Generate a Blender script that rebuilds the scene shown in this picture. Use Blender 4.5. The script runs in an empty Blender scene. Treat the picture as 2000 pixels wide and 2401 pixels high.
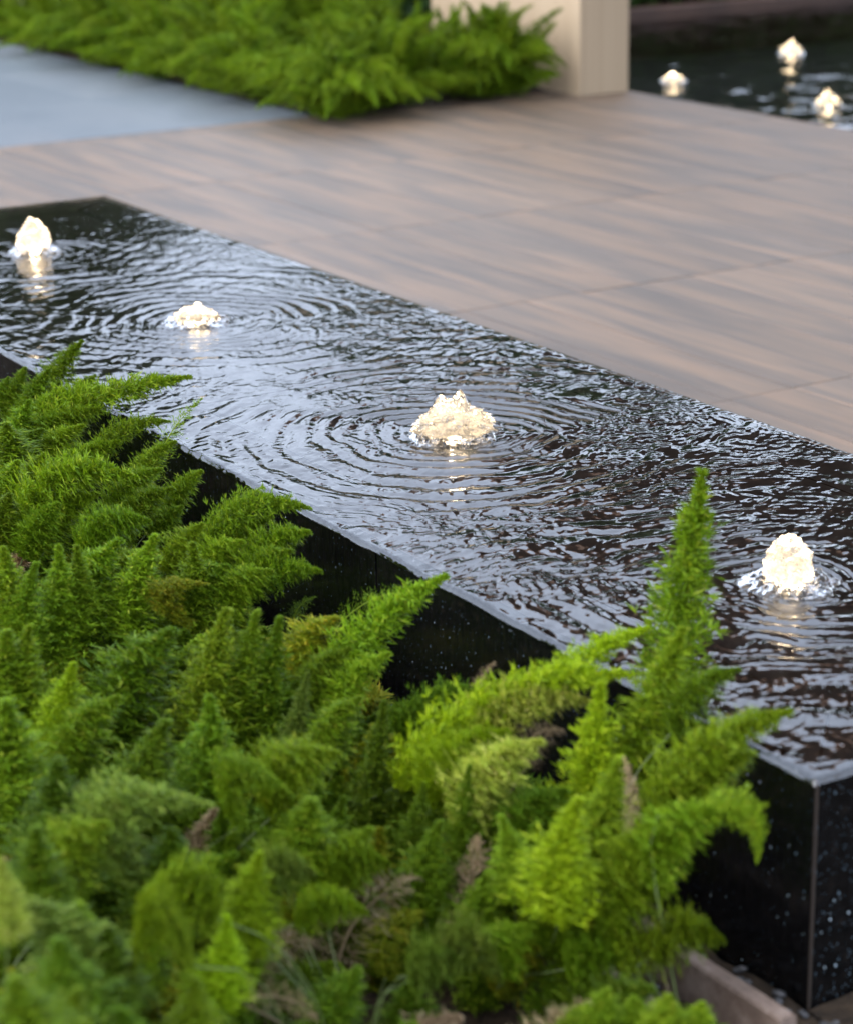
import bpy, bmesh, math, random
import numpy as np
from mathutils import Vector, Matrix, noise as mnoise

random.seed(7)
rng = np.random.default_rng(11)
scene = bpy.context.scene
C = scene.collection

# ------------------------------------------------------------------ camera
FPX, CX, CY, K = 5400.0, 1000.0, 1200.5, 2401.0 / 2100.0     # measured from the vanishing points of the picture
CAM = Vector((1.9812, -1.7572, 1.53))
FW = Vector((-0.81374902, 0.49346332, -0.3070936))
RT = Vector((0.52301132, 0.85216469, -0.01656804))
UP = Vector((-0.2535186, 0.17409566, 0.95153509))
cam_data = bpy.data.cameras.new('camera')
cam = bpy.data.objects.new('camera', cam_data)
C.objects.link(cam)
m = Matrix((RT, UP, -FW)).transposed().to_4x4()
m.translation = CAM
cam.matrix_world = m
cam_data.sensor_fit = 'HORIZONTAL'
cam_data.sensor_width = 36.0
cam_data.lens = FPX / 2000.0 * 36.0
cam_data.clip_start = 0.05
cam_data.clip_end = 400.0
cam_data.dof.use_dof = True
cam_data.dof.focus_distance = 4.1
cam_data.dof.aperture_fstop = 4.6
cam_data.dof.aperture_blades = 0
scene.camera = cam

# ------------------------------------------------------------------ sky, sun, exposure
SUN_EL, SUN_AZ = math.radians(42), math.radians(178)          # azimuth measured from +Y clockwise: from the left, veiled by even cloud
world = bpy.data.worlds.new('World')
scene.world = world
world.use_nodes = True
wn = world.node_tree
bg = wn.nodes['Background']
sky = wn.nodes.new('ShaderNodeTexSky')
sky.sky_type = 'NISHITA'
sky.sun_disc = False
sky.sun_elevation = SUN_EL
sky.sun_rotation = SUN_AZ
sky.air_density = 1.0
sky.dust_density = 1.0
sky.ozone_density = 1.0
hsv = wn.nodes.new('ShaderNodeHueSaturation')
hsv.inputs['Saturation'].default_value = 0.5                  # thin high cloud over the blue
wn.links.new(sky.outputs[0], hsv.inputs['Color'])
veil = wn.nodes.new('ShaderNodeMix'); veil.data_type = 'RGBA'
veil.inputs[0].default_value = 0.72                           # an even layer of high cloud over the blue
veil.inputs[7].default_value = (2.6, 3.02, 3.85, 1)
wn.links.new(hsv.outputs[0], veil.inputs[6])
wn.links.new(veil.outputs[2], bg.inputs[0])
bg.inputs[1].default_value = 0.15
sun_d = bpy.data.lights.new('sun', 'SUN')
sun_d.energy = 0.5
sun_d.angle = math.radians(60)
sun_d.color = (1.0, 0.93, 0.84)
sun = bpy.data.objects.new('sun', sun_d)
C.objects.link(sun)
sd = Vector((math.sin(SUN_AZ) * math.cos(math.radians(40)), math.cos(SUN_AZ) * math.cos(math.radians(40)), math.sin(math.radians(40))))
sd = Vector((math.sin(SUN_AZ) * math.cos(SUN_EL), math.cos(SUN_AZ) * math.cos(SUN_EL), math.sin(SUN_EL)))
sun.rotation_euler = sd.to_track_quat('Z', 'Y').to_euler()
scene.view_settings.view_transform = 'Standard'
scene.view_settings.look = 'None'
scene.view_settings.exposure = 2.5
scene.view_settings.gamma = 1.0
scene.view_settings.use_curve_mapping = False
scene.render.engine = 'CYCLES'
scene.cycles.use_denoising = True
scene.cycles.max_bounces = 8
scene.cycles.transparent_max_bounces = 12
scene.cycles.caustics_reflective = False
scene.cycles.caustics_refractive = False
scene.cycles.sample_clamp_indirect = 6.0

LAMP_W = 0.25            # bubbler lamps


# ------------------------------------------------------------------ helpers
def ray(u, v):
    return (FW + RT * ((u * K - CX) / FPX) - UP * ((v * K - CY) / FPX))


def at_z(u, v, z):
    d = ray(u, v)
    return CAM + d * ((z - CAM.z) / d.z)


def at_depth(u, v, t):
    return CAM + ray(u, v) * t


def depth_of(p):
    return (Vector(p) - CAM).dot(FW)


def mesh_obj(name, verts, faces, mat, parent=None, smooth=False):
    me = bpy.data.meshes.new(name)
    me.from_pydata([tuple(v) for v in verts], [], [tuple(f) for f in faces])
    me.update()
    if smooth:
        me.polygons.foreach_set('use_smooth', [True] * len(me.polygons))
    o = bpy.data.objects.new(name, me)
    if mat is not None:
        me.materials.append(mat)
    C.objects.link(o)
    if parent is not None:
        o.parent = parent
    return o


def np_mesh(name, verts, quads, mat, smooth=False):
    """fast mesh from arrays: verts (n,3), quads (m,4)"""
    me = bpy.data.meshes.new(name)
    n, q = len(verts), len(quads)
    me.vertices.add(n)
    me.vertices.foreach_set('co', np.asarray(verts, np.float32).ravel())
    me.loops.add(q * 4)
    me.loops.foreach_set('vertex_index', np.asarray(quads, np.int32).ravel())
    me.polygons.add(q)
    me.polygons.foreach_set('loop_start', np.arange(0, q * 4, 4, dtype=np.int32))
    if smooth:
        me.polygons.foreach_set('use_smooth', np.ones(q, bool))
    me.update(calc_edges=True)
    me.validate()
    if mat is not None:
        me.materials.append(mat)
    return me


def link(name, me, parent=None, loc=None):
    o = bpy.data.objects.new(name, me)
    C.objects.link(o)
    if parent is not None:
        o.parent = parent
    if loc is not None:
        o.location = loc
    return o


def empty(name, loc=(0, 0, 0)):
    o = bpy.data.objects.new(name, None)
    o.empty_display_size = 0.1
    o.location = loc
    C.objects.link(o)
    return o


def tag(o, label=None, cat=None, group=None, kind=None):
    if label: o['label'] = label
    if cat: o['category'] = cat
    if group: o['group'] = group
    if kind: o['kind'] = kind
    return o


def box_mesh(name, size, mat, bevel=0.0, seg=1):
    bm = bmesh.new()
    bmesh.ops.create_cube(bm, size=1.0)
    bmesh.ops.scale(bm, vec=size, verts=bm.verts)
    if bevel > 0:
        bmesh.ops.bevel(bm, geom=bm.edges[:], offset=bevel, segments=seg, affect='EDGES', profile=0.6)
    me = bpy.data.meshes.new(name)
    bm.to_mesh(me); bm.free()
    if mat is not None: me.materials.append(mat)
    return me


def prism(name, poly, z0, z1, mat, parent=None, bevel=0.0):
    bm = bmesh.new()
    vs = [bm.verts.new((x, y, z0)) for x, y in poly]
    f = bm.faces.new(vs)
    r = bmesh.ops.extrude_face_region(bm, geom=[f])
    bmesh.ops.translate(bm, vec=(0, 0, z1 - z0), verts=[v for v in r['geom'] if isinstance(v, bmesh.types.BMVert)])
    bmesh.ops.recalc_face_normals(bm, faces=bm.faces)
    if bevel > 0:
        bmesh.ops.bevel(bm, geom=bm.edges[:], offset=bevel, segments=2, affect='EDGES', profile=0.6)
    me = bpy.data.meshes.new(name)
    bm.to_mesh(me); bm.free()
    me.materials.append(mat)
    return link(name, me, parent)


# numpy gradient noise -------------------------------------------------------
_perm = rng.permutation(512).astype(np.int64)
_ga = rng.uniform(0, 2 * np.pi, 512)


def pn(x, y, seed=0):
    xi = np.floor(x).astype(np.int64); yi = np.floor(y).astype(np.int64)
    xf = x - xi; yf = y - yi
    u = xf * xf * xf * (xf * (xf * 6 - 15) + 10); v = yf * yf * yf * (yf * (yf * 6 - 15) + 10)

    def g(ix, iy, dx, dy):
        a = _ga[_perm[(_perm[(ix + seed * 37) & 511] + iy) & 511]]
        return np.cos(a) * dx + np.sin(a) * dy
    n00 = g(xi, yi, xf, yf); n10 = g(xi + 1, yi, xf - 1, yf)
    n01 = g(xi, yi + 1, xf, yf - 1); n11 = g(xi + 1, yi + 1, xf - 1, yf - 1)
    a = n00 + u * (n10 - n00); b = n01 + u * (n11 - n01)
    return 1.4 * (a + v * (b - a))


# ------------------------------------------------------------------ materials
class MatB:
    def __init__(s, name):
        s.m = bpy.data.materials.new(name)
        s.m.use_nodes = True
        s.t = s.m.node_tree
        s.n = s.t.nodes
        s.out = s.n['Material Output']
        s.p = s.n['Principled BSDF']

    def node(s, typ, **kw):
        n = s.n.new(typ)
        for k, v in kw.items():
            setattr(n, k, v)
        return n

    def l(s, a, b):
        s.t.links.new(a, b)

    def ramp(s, fac, stops, interp='LINEAR'):
        r = s.node('ShaderNodeValToRGB')
        r.color_ramp.interpolation = interp
        e = r.color_ramp.elements
        while len(e) < len(stops): e.new(0.5)
        for i, (p, c) in enumerate(stops):
            e[i].position = p
            e[i].color = (*c, 1) if len(c) == 3 else c
        s.l(fac, r.inputs[0])
        return r.outputs[0]

    def mapping(s, coord='Object', scale=(1, 1, 1), rand=0.0):
        tc = s.node('ShaderNodeTexCoord')
        mp = s.node('ShaderNodeMapping')
        mp.inputs['Scale'].default_value = scale
        s.l(tc.outputs[coord], mp.inputs[0])
        if rand:
            oi = s.node('ShaderNodeObjectInfo')
            mu = s.node('ShaderNodeMath', operation='MULTIPLY')
            mu.inputs[1].default_value = rand
            s.l(oi.outputs['Random'], mu.inputs[0])
            s.l(mu.outputs[0], mp.inputs['Location'])
        return mp.outputs[0]

    def noise(s, vec, scale, detail=4, rough=0.55, dist=0.0):
        n = s.node('ShaderNodeTexNoise')
        n.inputs['Scale'].default_value = scale
        n.inputs['Detail'].default_value = detail
        n.inputs['Roughness'].default_value = rough
        n.inputs['Distortion'].default_value = dist
        s.l(vec, n.inputs['Vector'])
        return n.outputs[0]

    def mix(s, fac, a, b, blend='MIX'):
        n = s.node('ShaderNodeMix', data_type='RGBA', blend_type=blend)
        for sock, v in ((n.inputs[0], fac), (n.inputs[6], a), (n.inputs[7], b)):
            if isinstance(v, (int, float)): sock.default_value = v
            elif isinstance(v, tuple): sock.default_value = (*v, 1)
            else: s.l(v, sock)
        return n.outputs[2]

    def math(s, op, a, b=None):
        n = s.node('ShaderNodeMath', operation=op)
        for i, v in enumerate((a, b)):
            if v is None: continue
            if isinstance(v, (int, float)): n.inputs[i].default_value = v
            else: s.l(v, n.inputs[i])
        return n.outputs[0]

    def bump(s, h, strength=0.3, dist=0.01, normal=None):
        b = s.node('ShaderNodeBump')
        b.inputs['Strength'].default_value = strength
        b.inputs['Distance'].default_value = dist
        s.l(h, b.inputs['Height'])
        if normal is not None: s.l(normal, b.inputs['Normal'])
        return b.outputs[0]

    def set(s, **kw):
        for k, v in kw.items():
            k = {'base': 'Base Color', 'rough': 'Roughness', 'spec': 'Specular IOR Level', 'ior': 'IOR', 'normal': 'Normal',
                 'metal': 'Metallic', 'coat': 'Coat Weight', 'coatr': 'Coat Roughness'}[k]
            if isinstance(v, (int, float)): s.p.inputs[k].default_value = v
            elif isinstance(v, tuple): s.p.inputs[k].default_value = (*v, 1)
            else: s.l(v, s.p.inputs[k])


def leaf_mat(name, dark, mid, light, tip, transl=0.28):
    b = MatB(name)
    geo = b.node('ShaderNodeNewGeometry')
    oi = b.node('ShaderNodeObjectInfo')
    c = b.ramp(geo.outputs['Random Per Island'], [(0.0, dark), (0.45, mid), (0.9, light), (1.0, tip)])
    h = b.node('ShaderNodeHueSaturation')
    hv = b.math('ADD', b.math('MULTIPLY', oi.outputs['Random'], 0.016), 0.484)
    b.l(hv, h.inputs['Hue'])
    # a different number from the same random
    r2 = b.math('FRACT', b.math('MULTIPLY', oi.outputs['Random'], 17.31))
    b.l(b.math('ADD', b.math('MULTIPLY', r2, 0.5), 0.8), h.inputs['Value'])
    b.l(c, h.inputs['Color'])
    col = h.outputs[0]
    b.set(base=col, rough=0.5, spec=0.13)
    tr = b.node('ShaderNodeBsdfTranslucent')
    tc = b.mix(1.0, col, (1.35, 1.25, 0.35), 'MULTIPLY')
    b.l(tc, tr.inputs['Color'])
    mx = b.node('ShaderNodeMixShader')
    mx.inputs[0].default_value = transl
    b.l(b.p.outputs[0], mx.inputs[1]); b.l(tr.outputs[0], mx.inputs[2])
    b.l(mx.outputs[0], b.out.inputs[0])
    return b.m


M = {}
M['green'] = leaf_mat('fern_green', (0.046, 0.100, 0.004), (0.081, 0.157, 0.005), (0.123, 0.206, 0.007), (0.193, 0.236, 0.018))
M['bright'] = leaf_mat('fern_bright_green', (0.065, 0.128, 0.004), (0.106, 0.192, 0.006), (0.160, 0.246, 0.010), (0.234, 0.276, 0.021))
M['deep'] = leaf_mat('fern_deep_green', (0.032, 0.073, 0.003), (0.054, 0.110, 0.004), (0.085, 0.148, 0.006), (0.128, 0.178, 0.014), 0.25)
M['grey'] = leaf_mat('fern_grey_green', (0.054, 0.098, 0.010), (0.090, 0.148, 0.015), (0.134, 0.192, 0.026), (0.182, 0.216, 0.034), 0.3)
M['lime'] = leaf_mat('fern_lime', (0.106, 0.194, 0.004), (0.170, 0.286, 0.005), (0.243, 0.363, 0.009), (0.317, 0.413, 0.020), 0.32)
M['pale'] = leaf_mat('fern_pale_yellow', (0.149, 0.215, 0.020), (0.235, 0.307, 0.037), (0.337, 0.378, 0.062), (0.436, 0.404, 0.124), 0.35)
M['gold'] = leaf_mat('fern_golden', (0.085, 0.134, 0.007), (0.138, 0.187, 0.009), (0.224, 0.227, 0.010), (0.319, 0.248, 0.014), 0.35)
M['dry'] = leaf_mat('fern_dry_tan', (0.15, 0.105, 0.055), (0.25, 0.185, 0.10), (0.34, 0.265, 0.15), (0.41, 0.34, 0.20), 0.2)


def simple(name, base, rough=0.6, spec=0.4):
    b = MatB(name); b.set(base=base, rough=rough, spec=spec); return b.m


M['stem'] = simple('fern_stem', (0.06, 0.085, 0.018), 0.5)
M['dry_stem'] = simple('dry_stem', (0.13, 0.095, 0.05), 0.7)


def mk_soil():
    b = MatB('soil')
    v = b.mapping('Object')
    n1 = b.noise(v, 9, 6, 0.65); n2 = b.noise(v, 60, 5, 0.7)
    c = b.ramp(n1, [(0.3, (0.010, 0.007, 0.005)), (0.55, (0.030, 0.020, 0.012)), (0.75, (0.055, 0.036, 0.02))])
    c = b.mix(0.5, c, b.ramp(n2, [(0.35, (0.008, 0.006, 0.004)), (0.7, (0.07, 0.045, 0.025))]))
    b.set(base=c, rough=0.9, spec=0.2, normal=b.bump(n2, 0.8, 0.01))
    return b.m


def mk_granite():
    b = MatB('black_granite')
    v = b.mapping('Object')
    n1 = b.noise(v, 70, 4, 0.6)
    base = b.ramp(n1, [(0.35, (0.0015, 0.0016, 0.0018)), (0.6, (0.004, 0.0038, 0.004)), (0.78, (0.012, 0.009, 0.007))])
    # pearly feldspar flecks of two sizes, only some of the cells
    def flecks(scale, rad, keep, vv):
        vo = b.node('ShaderNodeTexVoronoi'); vo.inputs['Scale'].default_value = scale
        b.l(vv, vo.inputs['Vector'])
        sep = b.node('ShaderNodeSeparateColor'); b.l(vo.outputs['Color'], sep.inputs[0])
        near = b.math('LESS_THAN', vo.outputs['Distance'], b.math('MULTIPLY', sep.outputs[1], rad))
        some = b.math('GREATER_THAN', sep.outputs[0], keep)
        return b.math('MULTIPLY', near, some), sep.outputs[2]
    mp = b.node('ShaderNodeMapping'); mp.inputs['Scale'].default_value = (1.6, 1.6, 0.75)
    b.l(v, mp.inputs[0])
    dn = b.node('ShaderNodeTexNoise'); dn.inputs['Scale'].default_value = 120
    b.l(v, dn.inputs['Vector'])
    ad = b.node('ShaderNodeVectorMath', operation='MULTIPLY_ADD')
    ad.inputs[1].default_value = (0.006, 0.006, 0.006)
    b.l(dn.outputs[1], ad.inputs[0]); b.l(mp.outputs[0], ad.inputs[2])
    f1, r1 = flecks(100, 0.17, 0.78, ad.outputs[0])
    f2, r2 = flecks(230, 0.28, 0.72, ad.outputs[0])
    col1 = b.ramp(r1, [(0.0, (0.05, 0.08, 0.10)), (0.5, (0.20, 0.28, 0.33)), (1.0, (0.52, 0.60, 0.65))])
    c = b.mix(f2, base, (0.07, 0.10, 0.12))
    c = b.mix(f1, c, col1)
    # water running down in threads
    mp2 = b.node('ShaderNodeMapping'); mp2.inputs['Scale'].default_value = (60, 60, 7)
    b.l(v, mp2.inputs[0])
    n3 = b.noise(mp2.outputs[0], 1.0, 5, 0.6, 0.6)
    b.set(base=c, rough=0.10, spec=0.30, normal=b.bump(n3, 0.3, 0.004))
    return b.m


def mk_water(name, ior, bump_scale, bump_s, tint=None, bump_d=0.01):
    b = MatB(name)
    v = b.mapping('Object')
    nrm = None
    if bump_s > 0:
        mp = b.node('ShaderNodeMapping'); mp.inputs['Scale'].default_value = (1.0, 1.0, 1.0)
        mp.inputs['Rotation'].default_value = (0, 0, math.radians(30))
        b.l(v, mp.inputs[0])
        mp2 = b.node('ShaderNodeMapping'); mp2.inputs['Scale'].default_value = (2.0, 1.0, 1.0)
        b.l(mp.outputs[0], mp2.inputs[0])
        n = b.noise(mp2.outputs[0], bump_scale, 3, 0.55, 0.8)
        nrm = b.bump(n, bump_s, bump_d)
    fr = b.node('ShaderNodeFresnel'); fr.inputs['IOR'].default_value = ior
    gl = b.node('ShaderNodeBsdfGlossy'); gl.inputs['Roughness'].default_value = 0.02
    tp = b.node('ShaderNodeBsdfTransparent')
    if tint: tp.inputs[0].default_value = (*tint, 1)
    if nrm is not None:
        b.l(nrm, fr.inputs['Normal']); b.l(nrm, gl.inputs['Normal'])
    mx = b.node('ShaderNodeMixShader')
    b.l(fr.outputs[0], mx.inputs[0]); b.l(tp.outputs[0], mx.inputs[1]); b.l(gl.outputs[0], mx.inputs[2])
    b.l(mx.outputs[0], b.out.inputs[0])
    return b.m


def mk_plank():
    b = MatB('wood_look_tile')
    v0 = b.mapping('Object', rand=40.0)
    def st(sc):
        mp = b.node('ShaderNodeMapping'); mp.inputs['Scale'].default_value = sc
        b.l(v0, mp.inputs[0]); return mp.outputs[0]
    nA = b.noise(st((0.7, 6.0, 1)), 1.6, 3, 0.55, 0.4)
    nB = b.noise(st((0.6, 26.0, 1)), 2.0, 5, 0.6, 0.3)
    nC = b.noise(st((2.2, 60.0, 1)), 2.0, 6, 0.65)
    c = b.ramp(nA, [(0.36, (0.082, 0.067, 0.055)), (0.47, (0.120, 0.088, 0.065)), (0.55, (0.159, 0.108, 0.072)), (0.68, (0.208, 0.132, 0.083))])
    c = b.mix(0.20, c, b.ramp(nB, [(0.33, (0.080, 0.064, 0.052)), (0.5, (0.139, 0.098, 0.070)), (0.68, (0.214, 0.136, 0.085))]))
    c = b.mix(0.16, c, b.ramp(nC, [(0.35, (0.051, 0.041, 0.032)), (0.65, (0.180, 0.127, 0.085))]))
    oi = b.node('ShaderNodeObjectInfo')
    h = b.node('ShaderNodeHueSaturation')
    b.l(b.math('ADD', b.math('MULTIPLY', oi.outputs['Random'], 0.18), 0.93), h.inputs['Value'])
    b.l(c, h.inputs['Color'])
    b.set(base=h.outputs[0], rough=0.46, spec=0.42, normal=b.bump(nC, 0.08, 0.003))
    return b.m


def mk_stone(name, stops, scale, rough=0.5, bump=0.15, rand=30.0):
    b = MatB(name)
    v = b.mapping('Object', rand=rand)
    n1 = b.noise(v, scale, 5, 0.6); n2 = b.noise(v, scale * 14, 4, 0.6)
    c = b.ramp(n1, stops)
    c = b.mix(0.25, c, b.ramp(n2, [(0.3, stops[0][1]), (0.7, stops[-1][1])]))
    b.set(base=c, rough=rough, spec=0.4, normal=b.bump(n2, bump, 0.004))
    return b.m


def mk_pier():
    b = MatB('timber_look_cladding')
    v = b.mapping('Object', rand=10.0)
    mp = b.node('ShaderNodeMapping'); mp.inputs['Scale'].default_value = (22, 22, 0.35)
    b.l(v, mp.inputs[0])
    n1 = b.noise(mp.outputs[0], 1.6, 5, 0.6, 0.3)
    c = b.ramp(n1, [(0.3, (0.33, 0.245, 0.158)), (0.5, (0.355, 0.266, 0.174)), (0.7, (0.385, 0.292, 0.195))])
    b.set(base=c, rough=0.5, spec=0.35, normal=b.bump(n1, 0.03, 0.002))
    return b.m


def mk_foam(name, d0, d1, transl, zfade):
    """aerated water: cloudy where it is dense with bubbles, clear and glossy elsewhere"""
    b = MatB(name)
    tc = b.node('ShaderNodeTexCoord')
    v = tc.outputs['Object']
    n1 = b.noise(v, 75, 4, 0.6, 0.8)
    vo = b.node('ShaderNodeTexVoronoi'); vo.inputs['Scale'].default_value = 110
    b.l(v, vo.inputs['Vector'])
    hgt = b.math('ADD', n1, b.math('MULTIPLY', vo.outputs['Distance'], 0.25))
    nrm = b.bump(hgt, 0.55, 0.005)
    dens = b.ramp(n1, [(0.30, (d0, d0, d0)), (0.60, (d1, d1, d1))])
    if zfade:
        sp = b.node('ShaderNodeSeparateXYZ'); b.l(tc.outputs['Generated'], sp.inputs[0])
        zf = b.ramp(sp.outputs[2], [(0.15, (1, 1, 1)), (1.0, (zfade, zfade, zfade))])
        dens = b.math('MULTIPLY', dens, zf)
    tr = b.node('ShaderNodeBsdfTranslucent'); tr.inputs[0].default_value = (transl, transl, transl, 1)
    df = b.node('ShaderNodeBsdfDiffuse'); df.inputs[0].default_value = (0.05, 0.05, 0.05, 1)
    b.l(nrm, df.inputs['Normal'])
    m1 = b.node('ShaderNodeMixShader'); m1.inputs[0].default_value = 0.12
    b.l(tr.outputs[0], m1.inputs[1]); b.l(df.outputs[0], m1.inputs[2])
    tp = b.node('ShaderNodeBsdfTransparent'); tp.inputs[0].default_value = (0.96, 0.97, 0.98, 1)
    m2 = b.node('ShaderNodeMixShader')
    b.l(dens, m2.inputs[0]); b.l(tp.outputs[0], m2.inputs[1]); b.l(m1.outputs[0], m2.inputs[2])
    gl = b.node('ShaderNodeBsdfGlossy'); gl.inputs['Roughness'].default_value = 0.05
    b.l(nrm, gl.inputs['Normal'])
    fr = b.node('ShaderNodeFresnel'); fr.inputs['IOR'].default_value = 1.33 if zfade else 1.18
    b.l(nrm, fr.inputs['Normal'])
    m3 = b.node('ShaderNodeMixShader')
    b.l(fr.outputs[0], m3.inputs[0]); b.l(m2.outputs[0], m3.inputs[1]); b.l(gl.outputs[0], m3.inputs[2])
    b.l(m3.outputs[0], b.out.inputs[0])
    return b.m


M['soil'] = mk_soil()
M['granite'] = mk_granite()
M['water'] = mk_water('flowing_water', 1.88, 0, 0)
M['pond_water'] = mk_water('pond_water', 1.33, 0, 0, (0.8, 0.8, 0.76))
M['plank'] = mk_plank()
M['grey_stone'] = mk_stone('grey_paving', [(0.3, (0.088, 0.103, 0.117)), (0.5, (0.117, 0.132, 0.145)), (0.7, (0.138, 0.146, 0.155))], 0.9, 0.4, 0.08)
M['grout'] = simple('grout', (0.05, 0.042, 0.036), 0.8)
M['joint'] = simple('brown_joint', (0.022, 0.014, 0.009), 0.7)
M['pier'] = mk_pier()
M['foam'] = mk_foam('lit_foam', 0.25, 1.0, 0.26, 0.6)
M['splash'] = mk_foam('splashing_water', 0.30, 1.0, 0.26, 0)
M['drop'] = mk_foam('water_drop', 0.1, 0.3, 0.3, 0)
M['edging'] = mk_stone('brown_edging_stone', [(0.32, (0.07, 0.045, 0.032)), (0.5, (0.15, 0.10, 0.075)), (0.68, (0.30, 0.23, 0.185))], 17, 0.6, 0.5)
M['pebble'] = mk_stone('gravel_stone', [(0.3, (0.02, 0.02, 0.022)), (0.7, (0.075, 0.07, 0.068))], 20, 0.5)
M['ground'] = mk_stone('ground_concrete', [(0.3, (0.16, 0.15, 0.14)), (0.7, (0.22, 0.21, 0.20))], 0.6, 0.8)
M['pond_floor'] = simple('pond_floor', (0.012, 0.012, 0.011), 0.5)
M['coping'] = mk_stone('red_brown_coping', [(0.3, (0.035, 0.018, 0.012)), (0.7, (0.08, 0.04, 0.026))], 3, 0.6)
M['soffit'] = mk_stone('brown_soffit', [(0.3, (0.16, 0.075, 0.03)), (0.7, (0.26, 0.13, 0.06))], 2, 0.5)
M['bark'] = mk_stone('bark', [(0.3, (0.05, 0.035, 0.025)), (0.7, (0.13, 0.10, 0.075))], 8, 0.9, 0.6)
M['hedge'] = leaf_mat('hedge_leaf', (0.012, 0.03, 0.008), (0.02, 0.05, 0.012), (0.04, 0.08, 0.02), (0.07, 0.11, 0.03), 0.2)
M['steel'] = simple('nozzle_metal', (0.25, 0.25, 0.25), 0.35)

# ------------------------------------------------------------------ the ground and the floors
ZT = 0.33                           # top of the granite
FX0, FX1, FY1 = -4.35, 0.0, 0.983   # the fountain: near corner at the origin, length along -x, width along +y

me = np_mesh('ground', [(-150, -150, -0.30), (150, -150, -0.30), (150, 150, -0.30), (-150, 150, -0.30)], [(0, 1, 2, 3)], M['ground'])
tag(link('ground', me), 'flat pale ground beyond the garden', None, None, 'structure')


def slab_floor(name, x0, x1, y0, y1, z0, z1, mat):
    me = box_mesh(name, (x1 - x0, y1 - y0, z1 - z0), mat)
    o = link(name, me, None, ((x0 + x1) / 2, (y0 + y1) / 2, (z0 + z1) / 2))
    return o


XD = -7.47                          # where the timber-look deck meets the grey paving
deck = slab_floor('deck_floor', XD, 3.2, -1.6, 5.06, -0.25, -0.006, M['grout'])
# (the bed and fountain are cut out of the deck by standing on top of it)
tag(deck, 'brown wood look tiled deck behind the fountain', None, None, 'structure')
paving = slab_floor('paving', -16.5, XD - 0.004, -6.0, 3.40, -0.25, -0.006, M['grout'])
tag(paving, 'blue grey stone paving beside the far fern bed', None, None, 'structure')

PW = 0.21
cols = []
x = XD + 0.002
for xj in [-7.35 + 1.235 * i for i in range(0, 8)]:
    cols.append((x, xj - 0.002)); x = xj + 0.002
plank_cache = {}
yj = 1.80 - PW * 16
r = 0
while yj < 5.05:
    y0, y1 = yj + 0.0016, min(yj + PW, 5.055) - 0.0016
    for (x0, x1) in cols:
        if x1 - x0 < 0.03: continue
        if y0 < FY1 and x1 > FX0 + 0.05:
            # beside the fountain's end or in the bed: cut or drop
            if x0 > FX0 - 0.05 and y1 < FY1 + 0.02: continue
            if y1 < FY1 + 0.02:
                x1c = FX0 - 0.012
                if x1c - x0 < 0.05: continue
                xa, xb, ya, yb = x0, x1c, y0, y1
            else:
                xa, xb, ya, yb = x0, x1, max(y0, FY1 + 0.012) if x1 > FX0 else y0, y1
        else:
            xa, xb, ya, yb = x0, x1, y0, y1
        if xa > 1.5 or yb - ya < 0.02: continue
        key = (round(xb - xa, 3), round(yb - ya, 3))
        if key not in plank_cache:
            plank_cache[key] = box_mesh('plank', (key[0], key[1], 0.012), M['plank'], 0.0016)
        o = link('plank', plank_cache[key], deck)
        o.location = ((xa + xb) / 2 - deck.location.x, (ya + yb) / 2 - deck.location.y, 0.0 - deck.location.z + random.uniform(-0.0008, 0.0008))
        o.rotation_euler = (0, 0, 0 if random.random() < 0.5 else math.pi)
    yj += PW
    r += 1

pv_mesh = box_mesh('paver', (1.196, 0.596, 0.012), M['grey_stone'], 0.0015)
xa = XD - 0.008
for i in range(6):
    for j in range(6):
        o = link('paver', pv_mesh, paving)
        o.location = (xa - 0.6 - 1.2 * i - paving.location.x, 3.40 - 0.3 - 0.6 * j - paving.location.y, -paving.location.z)

# fern bed in front of the fountain: lumpy soil
nx, ny = 90, 40
X, Y = np.meshgrid(np.linspace(-4.6, 1.2, nx), np.linspace(-1.62, -0.002, ny), indexing='ij')
Z = 0.012 + 0.02 * pn(X * 5, Y * 5, 3) + 0.012 * pn(X * 14, Y * 14, 4) + 0.006 * pn(X * 40, Y * 40, 5)
idx = np.arange(nx * ny).reshape(nx, ny)
q = np.stack([idx[:-1, :-1], idx[1:, :-1], idx[1:, 1:], idx[:-1, 1:]], -1).reshape(-1, 4)
tag(link('soil_bed', np_mesh('soil_bed', np.stack([X, Y, Z], -1).reshape(-1, 3), q, M['soil'], True)), 'dark damp soil under the ferns', None, None, 'structure')
nx, ny = 30, 26
X, Y = np.meshgrid(np.linspace(0.002, 1.2, nx), np.linspace(0.0, 1.2, ny), indexing='ij')
Z = 0.012 + 0.010 * pn(X * 14, Y * 14, 4) + 0.006 * pn(X * 40, Y * 40, 5)
idx = np.arange(nx * ny).reshape(nx, ny)
q = np.stack([idx[:-1, :-1], idx[1:, :-1], idx[1:, 1:], idx[:-1, 1:]], -1).reshape(-1, 4)
tag(link('soil_strip', np_mesh('soil_strip', np.stack([X, Y, Z], -1).reshape(-1, 3), q, M['soil'], True)), 'dark wet ground at the end of the fountain', None, None, 'structure')
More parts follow.
